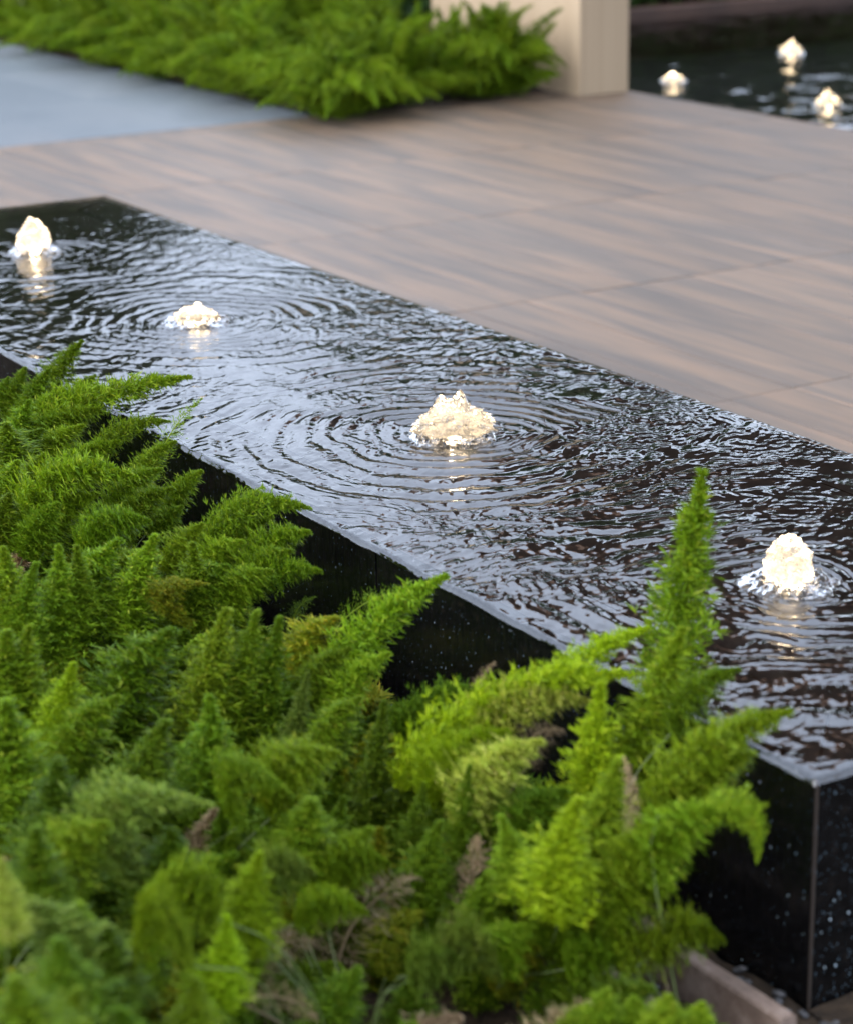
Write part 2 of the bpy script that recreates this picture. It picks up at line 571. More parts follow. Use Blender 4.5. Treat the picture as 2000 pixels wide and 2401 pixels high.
# far bed
nx, ny = 70, 40
X, Y = np.meshgrid(np.linspace(-16.4, -7.36, nx), np.linspace(3.42, 9.0, ny), indexing='ij')
Z = 0.01 + 0.03 * pn(X * 3, Y * 3, 6) - 0.0
idx = np.arange(nx * ny).reshape(nx, ny)
cx = (X[:-1, :-1] + X[1:, 1:]) / 2; cy = (Y[:-1, :-1] + Y[1:, 1:]) / 2
keep = ~((cy > 5.0) & (cx > -10.2))
q = np.stack([idx[:-1, :-1], idx[1:, :-1], idx[1:, 1:], idx[:-1, 1:]], -1)[keep].reshape(-1, 4)
tag(link('soil_bed', np_mesh('soil_bed', np.stack([X, Y, Z], -1).reshape(-1, 3), q, M['soil'], True)), 'dark soil of the far fern bed', None, None, 'structure')

# ------------------------------------------------------------------ the fountain
fountain = empty('granite_fountain', (0, 0, 0))
tag(fountain, 'long low black granite fountain table with water sheeting over its wet polished sides', 'fountain')
G = M['granite']
TH = 0.03
BW = 0.155
J = 0.0016
# core
core = link('core', box_mesh('core', (FX1 - FX0 - 2 * TH - 0.01, FY1 - 2 * TH - 0.01, ZT - TH - 0.004), M['joint']), fountain, ((FX0 + FX1) / 2, FY1 / 2, (ZT - TH - 0.004) / 2))
# side cladding: panels along the front and back, one at each end
ZP = ZT - 0.004
ncut = [FX0, -3.25, -2.15, -1.08, FX1]
for a, b_ in zip(ncut[:-1], ncut[1:]):
    xe = b_ - (0.004 if b_ == FX1 else J)
    prism('granite_panel', [(a + J, 0.002), (xe, 0.002), (xe, TH), (a + J, TH)], 0.0, ZT - 0.0006, G, fountain, 0.0012)
    prism('granite_panel', [(a + J, FY1 - TH), (xe, FY1 - TH), (xe, FY1 - 0.002), (a + J, FY1 - 0.002)], 0.0, ZT - 0.0006, G, fountain, 0.0012)
prism('granite_panel', [(-TH, 0.004 + 0.002), (-0.002, 0.004 + 0.002), (-0.002, FY1 - 0.006), (-TH, FY1 - 0.006)], 0.0, ZT - 0.0006, G, fountain, 0.0012)
prism('granite_panel', [(FX0 + 0.002, 0.034), (FX0 + TH, 0.034), (FX0 + TH, FY1 - 0.034), (FX0 + 0.002, FY1 - 0.034)], 0.0, ZT - 0.0006, G, fountain, 0.0012)
prism('corner_joint', [(-0.0048, 0.0035), (-0.0018, 0.0035), (-0.0018, 0.0075), (-0.0048, 0.0075)], 0.0, ZT - 0.002, M['joint'], fountain)
# top: mitred border and centre slabs
GT = mk_stone('lightened_granite_top', [(0.3, (0.010, 0.0085, 0.0075)), (0.5, (0.028, 0.022, 0.018)), (0.72, (0.07, 0.052, 0.04))], 26, 0.3, 0.1)  # same granite in a lighter colour, lifting the dark gaps between water reflections
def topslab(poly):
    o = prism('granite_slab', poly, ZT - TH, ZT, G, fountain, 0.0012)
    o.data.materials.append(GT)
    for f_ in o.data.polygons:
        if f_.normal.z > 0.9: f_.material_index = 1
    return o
e = 0.0
xi0, xi1, yi0, yi1 = FX0 + BW, FX1 - BW, BW, FY1 - BW
I = TH + 0.0012
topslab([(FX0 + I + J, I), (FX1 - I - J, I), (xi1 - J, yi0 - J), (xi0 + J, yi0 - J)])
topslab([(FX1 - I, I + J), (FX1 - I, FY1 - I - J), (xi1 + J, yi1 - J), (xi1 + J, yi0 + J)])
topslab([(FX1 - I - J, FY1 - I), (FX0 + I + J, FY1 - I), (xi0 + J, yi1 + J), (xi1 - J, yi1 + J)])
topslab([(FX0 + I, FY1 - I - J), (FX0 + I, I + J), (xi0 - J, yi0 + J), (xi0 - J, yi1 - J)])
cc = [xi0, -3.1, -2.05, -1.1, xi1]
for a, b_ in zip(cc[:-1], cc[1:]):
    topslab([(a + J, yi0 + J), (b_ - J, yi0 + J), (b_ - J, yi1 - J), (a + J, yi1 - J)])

# the sheet of water over it: a height field with rings round every bubbler
BUB = [(-3.675, 0.477), (-2.688, 0.470), (-1.551, 0.448), (-0.565, 0.430)]
# spacing grows away from the near corner
dx = np.geomspace(0.0024, 0.0058, 1130)
xs = -np.concatenate([[0], np.cumsum(dx)])
xs = xs / xs[-1] * (FX0 - 0.006) + 0.006 * (1 - np.linspace(0, 1, len(xs)))
ys = np.linspace(-0.006, FY1 + 0.004, 322)
X, Y = np.meshgrid(xs, ys, indexing='ij')
wx = 0.05 * pn(X * 3.1, Y * 3.1, 21) + 0.016 * pn(X * 11, Y * 11, 22)
wy = 0.05 * pn(X * 3.1, Y * 3.1, 23) + 0.016 * pn(X * 11, Y * 11, 24)
XW, YW = X + wx, Y + wy
H = np.zeros_like(X)
amp = [0.00060, 0.00090, 0.00125, 0.00070]
turb = np.zeros_like(X)
for (bx, by), A in zip(BUB, amp):
    rr = np.hypot(XW - bx, YW - by)
    th = np.arctan2(YW - by, XW - bx)
    r0 = np.hypot(X - bx, Y - by)
    lam = 0.030 + 0.040 * np.clip(rr / 0.55, 0, 1)
    ph = 2 * np.pi * rr / lam * 0.9
    # phase for slowly growing wavelength
    ph = 2 * np.pi * np.log1p(rr * 0.040 / 0.55 / 0.030) / (0.040 / 0.55)
    env = np.exp(-(r0 / 0.60) ** 2) * (1 - np.exp(-(r0 / 0.05) ** 2))
    broken = 0.45 + 1.0 * np.clip(pn(XW * 5 + 3, YW * 5, 30) + 0.2, -0.4, 1)
    s = np.sin(ph)
    H += A * env * broken * (s + 0.25 * np.sin(2 * ph + 0.8))
    # fine capillary trains riding on the rings
    H += 0.00034 * np.exp(-(r0 / 0.6) ** 2) * np.sin(2 * np.pi * rr / 0.019 + 4 * pn(X * 9, Y * 9, 31)) * np.clip(pn(X * 5 + 9, Y * 5, 32) + 0.35, 0.1, 1)
    turb += np.exp(-(r0 / 0.12) ** 2)
# broad flow and crossing wavelets
def fl(sx, sy, ang, seed):
    c, s = math.cos(ang), math.sin(ang)
    return pn((XW * c + YW * s) * sx, (-XW * s + YW * c) * sy, seed)
H += 0.0012 * fl(5, 8, 0.5, 40)
H += 0.0007 * fl(13, 20, -1.0, 41) + 0.00036 * fl(22, 34, -0.9, 42)
H += 0.00056 * fl(34, 62, -1.0, 43) * (0.65 + np.clip(pn(X * 3, Y * 3, 44), -0.3, 0.8))
H += 0.00056 * fl(56, 100, -1.05, 45) * (0.65 + np.clip(pn(X * 4, Y * 4, 46), -0.4, 0.8))
H += 0.00020 * fl(95, 165, -1.0, 50) * (0.6 + np.clip(pn(X * 6, Y * 6, 51), -0.4, 0.8))
H += 0.0012 * turb * pn(X * 45, Y * 45, 47)
# swells that slide off over the front edge
edge = np.exp(-np.clip(Y, 0, 1) / 0.10)
H += edge * (0.0016 * pn(XW * 9 + YW * 5, YW * 22, 48) + 0.0005 * pn(XW * 30, YW * 60, 49))
# calmer at the far end
calm = 0.55 + 0.45 * np.clip((X + 4.4) / 1.2, 0, 1)
H *= calm * 1.2
RL = 0.008
def lip(d, rl):
    t = np.clip(1 - d / rl, 0, 1)
    return t
RLV = RL * (1 + 0.45 * pn(X * 9, X * 0 + 0.5, 71) + 0.3 * pn(X * 31, X * 0 + 0.5, 72))
tx = lip(0.006 - X, RL); ty = lip(Y + 0.006, RLV); tb = lip(FY1 + 0.004 - Y, 0.008); ta = lip(X - FX0 + 0.006, 0.008)
T = np.clip(np.sqrt(tx ** 2 + ty ** 2 + tb ** 2 + ta ** 2), 0, 1)
Zw = ZT + 0.0055 + H - RL * (1 - np.sqrt(1 - T ** 2 * 0.9999))
Zw = np.maximum(Zw, ZT - 0.018)
idx = np.arange(X.size).reshape(X.shape)
q = np.stack([idx[:-1, :-1], idx[:-1, 1:], idx[1:, 1:], idx[1:, :-1]], -1).reshape(-1, 4)
wm = np_mesh('water_sheet', np.stack([X, Y, Zw], -1).reshape(-1, 3), q, M['water'], True)
wo = link('water_sheet', wm, fountain)


# ------------------------------------------------------------------ bubblers
def foam_blob(name, w, h, peaks, seed, sub, parent, rough=0.22, slump=1.0, loc=(0, 0, 0)):
    bm = bmesh.new()
    bmesh.ops.create_icosphere(bm, subdivisions=sub, radius=1.0)
    off = Vector((seed * 3.7, seed * 1.3, seed * 2.1))
    for v in bm.verts:
        n = v.co.copy()
        z = n.z
        prof = 1.0 + (0.25 * slump) * max(0.0, -z) - 0.18 * slump * max(0.0, z)
        p = Vector((n.x * w * 0.5 * prof, n.y * w * 0.5 * prof, h * (0.42 + 0.58 * z) if z > -0.72 else 0.0))
        for (px_, py_, ph_, pw_) in peaks:
            if z > 0:
                p.z += h * ph_ * math.exp(-((n.x - px_) ** 2 + (n.y - py_) ** 2) / (pw_ * pw_)) * min(1.0, z * 2)
        d = rough * (0.65 * mnoise.noise(n * 2.2 + off) + 0.4 * mnoise.noise(n * 5 + off) + 0.30 * mnoise.noise(n * 9 + off) + 0.20 * mnoise.noise(n * 19 + off) )
        p += Vector((n.x * w, n.y * w, max(z, -0.1) * h)) * d * 0.75
        p.z = max(p.z, 0.0)
        v.co = p
    low = [f for f in bm.faces if all(v.co.z < 0.012 for v in f.verts)]
    bmesh.ops.delete(bm, geom=low, context='FACES')
    me = bpy.data.meshes.new(name)
    bm.to_mesh(me); bm.free()
    me.polygons.foreach_set('use_smooth', [True] * len(me.polygons))
    me.materials.append(M['foam'])
    return link(name, me, parent, loc)


def foam_ring(name, r_in, r_out, hgt, seed, parent, off=(0, 0)):
    nr, na = 14, 110
    vs, fs = [], []
    for i in range(nr):
        t = i / (nr - 1)
        for j in range(na):
            a = 2 * math.pi * j / na
            ro = r_out * (1 + 0.22 * mnoise.noise(Vector((math.cos(a) * 1.6, math.sin(a) * 1.6, seed))) + 0.10 * mnoise.noise(Vector((math.cos(a) * 6, math.sin(a) * 6, seed))))
            r_ = r_in + (ro - r_in) * t
            z = hgt * math.sin(math.pi * min(1, t * 0.92 + 0.08)) * (0.45 + 1.1 * abs(mnoise.noise(Vector((math.cos(a) * r_ * 60, math.sin(a) * r_ * 60, seed + 5)))) + 0.5 * mnoise.noise(Vector((math.cos(a) * r_ * 150, math.sin(a) * r_ * 150, seed + 9))))
            if t == 1: z = -0.004
            vs.append((off[0] * t + r_ * math.cos(a), off[1] * t + r_ * math.sin(a), z))
    for i in range(nr - 1):
        for j in range(na):
            fs.append((i * na + j, i * na + (j + 1) % na, (i + 1) * na + (j + 1) % na, (i + 1) * na + j))
    return mesh_obj(name, vs, fs, M['splash'], parent, True)


def droplets(parent, n, w, h, seed):
    rd = random.Random(seed)
    bm = bmesh.new()
    for _ in range(n):
        a = rd.uniform(0, 2 * math.pi); rr = w * rd.uniform(0.4, 1.0)
        p = Vector((rr * math.cos(a), rr * math.sin(a), rd.uniform(0.001, 0.012) if rd.random() < 0.8 else rd.uniform(0.1, 0.7) * h * (1.2 - rr / w)))
        s = rd.uniform(0.0012, 0.0036)
        bmesh.ops.create_icosphere(bm, subdivisions=2, radius=s, matrix=Matrix.Translation(p))
    me = bpy.data.meshes.new('droplets')
    bm.to_mesh(me); bm.free()
    me.polygons.foreach_set('use_smooth', [True] * len(me.polygons))
    me.materials.append(M['drop'])
    o = link('droplets', me, parent)
    o['kind'] = 'stuff'
    return o


def lamp(parent, z, w, dx=0.0, dy=0.0):
    ld = bpy.data.lights.new('underwater_lamp', 'POINT')
    ld.energy = w
    ld.color = (1.0, 0.75, 0.46)
    ld.shadow_soft_size = 0.018
    o = bpy.data.objects.new('underwater_lamp', ld)
    C.objects.link(o)
    o.parent = parent
    o.location = (dx, dy, z)
    return o


def nozzle(parent, z):
    bm = bmesh.new()
    bmesh.ops.create_cone(bm, cap_ends=True, segments=16, radius1=0.016, radius2=0.014, depth=0.012, matrix=Matrix.Translation((0, 0, z)))
    me = bpy.data.meshes.new('nozzle')
    bm.to_mesh(me); bm.free(); me.materials.append(M['steel'])
    return link('nozzle', me, parent)


def bubbler(name, loc, label, group, colw, colh, peaks, ring, seed, power, sub=5, slump=1.0, rough=0.22, nd=40, roff=(0, 0)):
    t = empty(name, loc)
    tag(t, label, 'water jet', group)
    foam_blob('foam_column', colw, colh, peaks, seed, sub, t, rough, slump)
    if ring:
        foam_ring('splash_ring', colw * 0.30, ring, 0.014, seed, t, roff)
    if nd: droplets(t, nd, ring * 1.15 if ring else colw, colh, seed)
    nozzle(t, -0.008)
    lamp(t, 0.006, power)
    return t


ZW = ZT + 0.005
GB = 'bubbling water jets in a row along the granite fountain'
bubbler('bubbler', (*BUB[0], ZW), 'tall squarish glowing bubbler nearest the far end of the granite fountain', GB, 0.086, 0.080, [(-0.55, 0.1, 0.22, 0.35), (0.35, 0.3, 0.16, 0.3)], 0.072, 1, LAMP_W * 1.25, rough=0.16, slump=0.5)
bubbler('bubbler', (*BUB[1], ZW), 'low flat splashing bubbler, second from the far end of the granite fountain', GB, 0.098, 0.030, [(0.0, 0.0, 0.5, 0.35), (-0.5, -0.4, 0.2, 0.3)], 0.078, 2, LAMP_W * 0.62, rough=0.42, slump=1.3)
bubbler('bubbler', (*BUB[2], ZW), 'broad cone shaped glowing bubbler with two crests in the middle of ring ripples', GB, 0.138, 0.062, [(-0.35, -0.3, 0.28, 0.24), (0.16, 0.12, 0.36, 0.26), (0.36, 0.15, 0.22, 0.16)], 0.082, 3, LAMP_W * 1.1, rough=0.26, slump=1.6, nd=70)
bubbler('bubbler', (*BUB[3], ZW), 'rounded dome bubbler with a wide splash ring beside the tall fern tip', GB, 0.072, 0.072, [(0.0, 0.0, 0.12, 0.5)], 0.078, 4, LAMP_W * 0.8, rough=0.15, slump=0.6, nd=60)

# ------------------------------------------------------------------ the brown edging boards and gravel at the near corner
for (y0, xa, xb, hh, lab) in ((-0.105, -1.9, 0.085, 0.075, 'brown stone edging board next to the granite base, its cut end by the corner'),
                              (-0.215, -1.9, 0.02, 0.07, 'brown stone edging board next to the soil, half hidden by ferns')):
    bm = bmesh.new()
    n = 26
    rows = []
    for i in range(n + 1):
        xx = xa + (xb - xa) * i / n
        wob = 0.002 * mnoise.noise(Vector((xx * 9, y0, 0)))
        cs = [(-0.013, 0.0), (-0.0125, hh - 0.004), (-0.009, hh), (0.009, hh), (0.0125, hh - 0.004), (0.013, 0.0)]
        rows.append([bm.verts.new((xx, y0 + c[0] + wob + 0.0015 * mnoise.noise(Vector((xx * 30, c[0] * 90, c[1] * 40))), c[1] + 0.0025 * mnoise.noise(Vector((xx * 22, c[0] * 60, 3))))) for c in cs])
    for r0, r1 in zip(rows[:-1], rows[1:]):
        for k in range(5):
            bm.faces.new((r0[k], r0[k + 1], r1[k + 1], r1[k]))
    bm.faces.new(rows[0][::-1]); bm.faces.new(rows[-1])
    bmesh.ops.recalc_face_normals(bm, faces=bm.faces)
    me = bpy.data.meshes.new('edging_board'); bm.to_mesh(me); bm.free(); me.materials.append(M['edging'])
    tag(link('edging_board', me), lab, 'edging board')

bm = bmesh.new()
rd = random.Random(5)
for k in range(900):
    if k < 420: px_, py_ = rd.uniform(-1.2, 0.10), rd.uniform(-0.198, -0.004)
    else: px_, py_ = rd.uniform(0.01, 0.7), rd.uniform(-0.16, 0.75)
    if abs(py_ + 0.105) < 0.022 and px_ < 0.09: continue
    s = rd.uniform(0.004, 0.009)
    mt = Matrix.Translation((px_, py_, rd.uniform(0.012, 0.022))) @ Matrix.Rotation(rd.uniform(0, 6), 4, 'Z') @ Matrix.Diagonal((s * rd.uniform(0.8, 1.5), s, s * rd.uniform(0.5, 0.8), 1))
    bmesh.ops.create_icosphere(bm, subdivisions=1, radius=1.0, matrix=mt)
me = bpy.data.meshes.new('gravel'); bm.to_mesh(me); bm.free(); me.materials.append(M['pebble'])
me.polygons.foreach_set('use_smooth', [True] * len(me.polygons))
g = link('gravel', me); tag(g, 'dark gravel along the foot of the fountain', None, None, 'stuff')

# ------------------------------------------------------------------ pond, coping, pier, pavilion
ZPOND = -0.04
XC = at_z(1294, 45, ZPOND).x      # water line of the far coping
px_ = np.concatenate([np.linspace(XC - 0.01, -4.6, 250), np.linspace(-4.4, 3.2, 12)])
py_ = np.concatenate([np.linspace(5.075, 10.0, 230), np.linspace(10.3, 13.5, 8)])
PX, PY = np.meshgrid(px_, py_, indexing='ij')
PH = 1.6 * (0.007 * pn(PX * 1.7, PY * 1.7, 61) + 0.006 * pn(PX * 4.2 + 0.2 * PY, PY * 4.2, 62) + 0.0032 * pn(PX * 8.5, PY * 8.5, 63) + 0.0016 * pn(PX * 16, PY * 16, 64))
fade = np.clip((-4.6 - PX) / 0.8, 0, 1) * np.clip((10 - PY) / 0.8, 0, 1)
PI_ = np.arange(PX.size).reshape(PX.shape)
pq = np.stack([PI_[:-1, :-1], PI_[1:, :-1], PI_[1:, 1:], PI_[:-1, 1:]], -1).reshape(-1, 4)
pond_o = link('pond_water', np_mesh('pond_water', np.stack([PX, PY, ZPOND + PH * fade], -1).reshape(-1, 3), pq, M['pond_water'], True))
tag(pond_o, 'dark rippled pond water beyond the deck', None, None, 'structure')
pf = mesh_obj('pond_floor', [(XC - 0.01, 5.075, -0.285), (3.2, 5.075, -0.285), (3.2, 13.5, -0.285), (XC - 0.01, 13.5, -0.285)], [(0, 1, 2, 3)], M['pond_floor'])
tag(pf, 'black pond bottom', None, None, 'structure')
cop = link('coping', box_mesh('coping', (0.16, 8.5, 0.33), M['coping'], 0.01), None, (XC - 0.08, 9.27, -0.125))
tag(cop, 'red brown stone coping at the far edge of the dark pond', 'coping')
GP = 'glowing bubblers in the dark pond'
for (u, v, lab, w, h, pk, sd_) in ((1380, 166, 'pond bubbler closest to the beige pier, low with a side splash', 0.080, 0.034, [(0.1, 0, 0.35, 0.4)], 11),
                                   (1622, 108, 'pointed pond bubbler, farthest out in the dark pond', 0.078, 0.055, [(0.0, 0.0, 0.45, 0.35)], 12),
                                   (1697, 217, 'peaked pond bubbler nearest the edge of the wooden deck', 0.078, 0.058, [(-0.1, 0.0, 0.4, 0.4)], 13)):
    p = at_z(u, v, ZPOND)
    bubbler('pond_bubbler', (p.x, p.y, ZPOND), lab, GP, w * 1.3, h * 0.95, pk, 0.075, sd_, LAMP_W * 1.0, sub=5, nd=40, slump=1.2, rough=0.34)

pier = empty('clad_pier', (-7.26, 4.755, 0))
tag(pier, 'beige timber look clad pier at the corner of the deck and the pond', 'pier')
x_hi, x_lo, y_lo, y_hi, ph_ = -7.255, -8.62, 4.755, 5.045, 1.30
# boards: vertical cladding panels, left (long) face and right (end) face
nb = 4
for k in range(nb):
    wv = (x_hi - x_lo) / nb
    o = link('cladding_board', box_mesh('cladding_board', (wv - 0.0008, 0.03, ph_), M['pier'], 0.0008), pier, (x_hi - wv * (k + 0.5) + 7.26, y_lo + 0.015 - 4.755, ph_ / 2 + 0.004))
nb = 1
for k in range(nb):
    wv = (y_hi - y_lo - 0.031) / nb
    o = link('cladding_board', box_mesh('cladding_board', (0.03, wv - 0.0008, ph_), M['pier'], 0.0008), pier, (x_hi - 0.015 + 7.26, y_lo + 0.031 + wv * (k + 0.5) - 4.755, ph_ / 2 + 0.004))
link('core', box_mesh('core', (x_hi - x_lo - 0.034, y_hi - y_lo - 0.034, ph_), M['pier']), pier, ((x_hi + x_lo) / 2 - 0.002 + 7.26, (y_lo + y_hi) / 2 + 0.015 - 4.755, ph_ / 2 + 0.004))

gw = link('unseen_wall', box_mesh('unseen_wall', (0.2, 7.5, 2.6), M['pier']), None, (-13.2, 10.5, 1.0))  # added out of view so the pond mirrors a warm brown
tag(gw, 'unseen beige wall added behind the hedge for a warm pond reflection', 'wall')
pav = empty('unseen_pavilion', (-8.0, 10.0, 0))  # out of view, added so its roof darkens the reflections in the fountain
tag(pav, 'flat roofed pavilion with a brown soffit over the right part of the pond, added to darken water reflections', 'unseen_pavilion')
def pbox(name, x0, x1, y0, y1, z0, z1, mat):
    return link(name, box_mesh(name, (x1 - x0, y1 - y0, z1 - z0), mat), pav, ((x0 + x1) / 2 + 8.0, (y0 + y1) / 2 - 10.0, (z0 + z1) / 2))
pbox('roof', -8.4, 4.5, 4.15, 14.2, 3.05, 3.25, M['soffit'])
pbox('soffit', -8.35, 4.45, 4.2, 14.15, 3.0, 3.045, M['soffit'])
pbox('post', -8.2, -7.9, 13.7, 14.0, -0.28, 2.998, M['pier'])
pbox('post', 3.9, 4.2, 13.7, 14.0, -0.28, 2.998, M['pier'])


# ------------------------------------------------------------------ hedge seen at the top edge; unseen trees added for dark reflections in the water
def leaf_cloud(name, pts, size, mat, seed, parent=None):
    r_ = np.random.default_rng(seed)
    n = len(pts)
    a = r_.normal(size=(n, 3)); a /= np.linalg.norm(a, axis=1)[:, None]
    b_ = r_.normal(size=(n, 3)); b_ -= a * (a * b_).sum(1)[:, None]; b_ /= np.linalg.norm(b_, axis=1)[:, None]
    s = (size * r_.uniform(0.6, 1.3, n))[:, None]
    v = np.stack([pts - a * s, pts + b_ * s * 0.45, pts + a * s, pts - b_ * s * 0.45], 1).reshape(-1, 3)
    q_ = np.arange(n * 4).reshape(n, 4)
    return link(name, np_mesh(name, v, q_, mat), parent)


r_ = np.random.default_rng(3)
hp = np.stack([r_.uniform(-11.4, XC - 0.2, 34000), r_.uniform(5.2, 14, 34000), r_.uniform(0.0, 1.25, 34000)], -1)
hp[:, 2] += 0.12 * pn(hp[:, 0] * 2, hp[:, 1] * 2, 8)
hb = link('hedge_bed', box_mesh('hedge_bed', (1.9, 8.6, 0.28), M['soil']), None, (XC - 0.165 - 0.95, 9.3, -0.145)); tag(hb, 'dark earth under the hedge', None, None, 'structure')
h = empty('hedge', (-11, 9.5, 0)); tag(h, 'dark leafy hedge behind the coping of the pond', 'hedge')
hl = leaf_cloud('foliage', hp - np.array([-11, 9.5, 0]), 0.075, M['hedge'], 4, h)
for k in range(14):
    link('stem', box_mesh('stem', (0.04, 0.04, 0.9), M['bark']), h, (0.2 + 0.1 * math.sin(k * 3), -4 + 0.6 * k, 0.44))

for ti, (tx_, ty_, th_, lab) in enumerate(((-20.0, 2.0, 4.9, 'unseen broad dark tree beyond the grey paving'), (-22.5, 8.0, 6.4, 'unseen taller dark tree behind the far fern bed'),
                                           (-21.0, -4.5, 4.6, 'unseen dark tree standing off to the paving side'), (-19.0, 13.5, 6.4, 'unseen dark tree behind the hedge of the pond'))):
    t = empty('tree', (tx_, ty_, -0.3)); tag(t, lab, 'tree', 'unseen trees added behind the garden for dark reflections')
    bm = bmesh.new()
    bmesh.ops.create_cone(bm, cap_ends=True, segments=10, radius1=0.22, radius2=0.09, depth=th_ * 0.6, matrix=Matrix.Translation((0, 0, th_ * 0.3)))
    me = bpy.data.meshes.new('trunk'); bm.to_mesh(me); bm.free(); me.materials.append(M['bark'])
    link('trunk', me, t)
    rr_ = np.random.default_rng(50 + ti)
    pts = []
    for c in range(26):
        cen = np.array([rr_.normal() * th_ * 0.2, rr_.normal() * th_ * 0.24, th_ * rr_.uniform(0.22, 0.92)])
        pts.append(cen + rr_.normal(size=(420, 3)) * th_ * 0.085)
    leaf_cloud('crown', np.concatenate(pts), 0.2, M['hedge'], 60 + ti, t)


# ------------------------------------------------------------------ foxtail fern fronds
def plume_mesh(name, bend, R, nodes, per, stations, fan, nlen, nwid, seed, prof_pow=1.0, cone=False):
    """a tapering plume of needles round a bent axis; base at the origin, unit axis length, bends from +Z towards +X by `bend`"""
    r_ = np.random.default_rng(seed)
    steps = 60
    ang = np.linspace(0, bend, steps)
    ds = 1.0 / (steps - 1)
    px_ = np.concatenate([[0], np.cumsum(np.sin(ang[:-1]) * ds)])
    pz_ = np.concatenate([[0], np.cumsum(np.cos(ang[:-1]) * ds)])
    tt = np.linspace(0, 1, steps)
    T_ = np.repeat(np.linspace(0.0, 0.995, nodes), per) + r_.normal(0, 0.004, nodes * per)
    T_ = np.clip(T_, 0, 0.998)
    N = len(T_)
    az = np.arange(N) * 2.39996 + r_.normal(0, 0.35, N)
    rad = R * np.clip((0.62 + 2.6 * T_), 0, 1) * np.clip(1 - ((T_ - 0.16) / 0.84).clip(0, 1) ** 2.0, 0, 1) ** prof_pow
    if cone:
        rad = R * (1 - T_) ** 0.85 * np.clip(0.7 + 4 * T_, 0, 1)
    rad = np.maximum(rad, R * 0.10) * np.repeat(r_.uniform(0.72, 1.18, nodes), per) * r_.uniform(0.7, 1.25, N)
    wob = 1 + 0.14 * np.sin(T_ * 31 + seed) + 0.10 * np.sin(T_ * 53 + az)
    rad = rad * wob
    bx_ = np.interp(T_, tt, px_); bz_ = np.interp(T_, tt, pz_); ba = np.interp(T_, tt, ang)
    # local frame: t along the axis, n1 in the bend plane, n2 = y
    tv = np.stack([np.sin(ba), 0 * ba, np.cos(ba)], -1)
    n1 = np.stack([np.cos(ba), 0 * ba, -np.sin(ba)], -1)
    n2 = np.tile(np.array([0, 1.0, 0]), (N, 1))
    out = n1 * np.cos(az)[:, None] + n2 * np.sin(az)[:, None]
    fwd = np.radians(r_.uniform(28, 52, N) + 30 * T_ ** 4)
    bd = out * np.cos(fwd)[:, None] + tv * np.sin(fwd)[:, None]
    org = np.stack([bx_, 0 * bx_, bz_], -1)
    V = []
    for s_ in range(stations):
        f0 = (s_ + 0.6) / stations
        st = org + bd * (rad * f0)[:, None]
        for k in range(fan):
            rv = r_.normal(size=(N, 3))
            d = bd * 0.9 + tv * 0.3 + rv * 0.72
            d /= np.linalg.norm(d, axis=1)[:, None]
            side = np.cross(d, r_.normal(size=(N, 3))); side /= np.linalg.norm(side, axis=1)[:, None]
            L = (nlen * r_.uniform(0.65, 1.15, N) * np.clip(0.35 + 0.65 * rad / R * 1.5, 0.35, 1.0))[:, None]
            W = nwid * 0.5
            b0 = st - d * L * 0.15
            V.append(np.stack([b0, st + d * L * 0.4 + side * W, st + d * L, st + d * L * 0.4 - side * W], 1))
    V = np.concatenate(V).reshape(-1, 3)
    Q = np.arange(len(V)).reshape(-1, 4)
    # the rachis
    ns, na = 16, 5
    ti_ = np.linspace(0, 0.97, ns)
    ax_, azz, aa = np.interp(ti_, tt, px_), np.interp(ti_, tt, pz_), np.interp(ti_, tt, ang)
    rv, rq = [], []
    for i in range(ns):
        rr_ = 0.006 * (1.1 - ti_[i])
        for j in range(na):
            a = 2 * math.pi * j / na
            rv.append((ax_[i] + math.cos(aa[i]) * math.cos(a) * rr_, math.sin(a) * rr_, azz[i] - math.sin(aa[i]) * math.cos(a) * rr_))
    o_ = len(V)
    for i in range(ns - 1):
        for j in range(na):
            rq.append((o_ + i * na + j, o_ + i * na + (j + 1) % na, o_ + (i + 1) * na + (j + 1) % na, o_ + (i + 1) * na + j))
    V = np.concatenate([V, np.array(rv)]); Q = np.concatenate([Q, np.array(rq)])
    # turn the plume so that its chord lies on +Z: placing it then needs rotation and scale only
    ca = math.atan2(px_[-1], pz_[-1])
    vx = V[:, 0] * math.cos(ca) - V[:, 2] * math.sin(ca)
    vz = V[:, 0] * math.sin(ca) + V[:, 2] * math.cos(ca)
    V = np.stack([vx, V[:, 1], vz], -1)
    me = np_mesh(name, V, Q, M['green'])
    tip = Vector((0, 0, math.hypot(px_[-1], pz_[-1])))
    return me, tip, R


FR = {}
for i, (nm, bend, R, prof) in enumerate((('straight', 0.12, 0.105, 1.0), ('soft', 0.45, 0.105, 1.0), ('arch', 0.9, 0.105, 0.9), ('hook', 1.5, 0.115, 0.8))):
    FR[nm] = [plume_mesh('frond', bend, R, 84, 6, 3, 4, 0.042, 0.0060, 100 + i * 7 + s, prof) for s in range(3)]
FR['cone'] = [plume_mesh('frond', 0.16, 0.16, 100, 7, 3, 4, 0.040, 0.0056, 140 + s, 1.0, True) for s in range(3)]
FR['sparse'] = [plume_mesh('frond', 0.5, 0.11, 44, 5, 3, 2, 0.034, 0.0040, 160 + s, 0.9) for s in range(2)]
FR['dry'] = [plume_mesh('frond', 0.6, 0.13, 46, 5, 1, 3, 0.085, 0.0032, 170 + s, 0.8) for s in range(2)]
BG = [plume_mesh('frond', b_, 0.10, 52, 5, 2, 3, 0.042, 0.0085, 180 + i, 0.95) for i, b_ in enumerate((0.3, 0.8, 1.3, 1.7))]


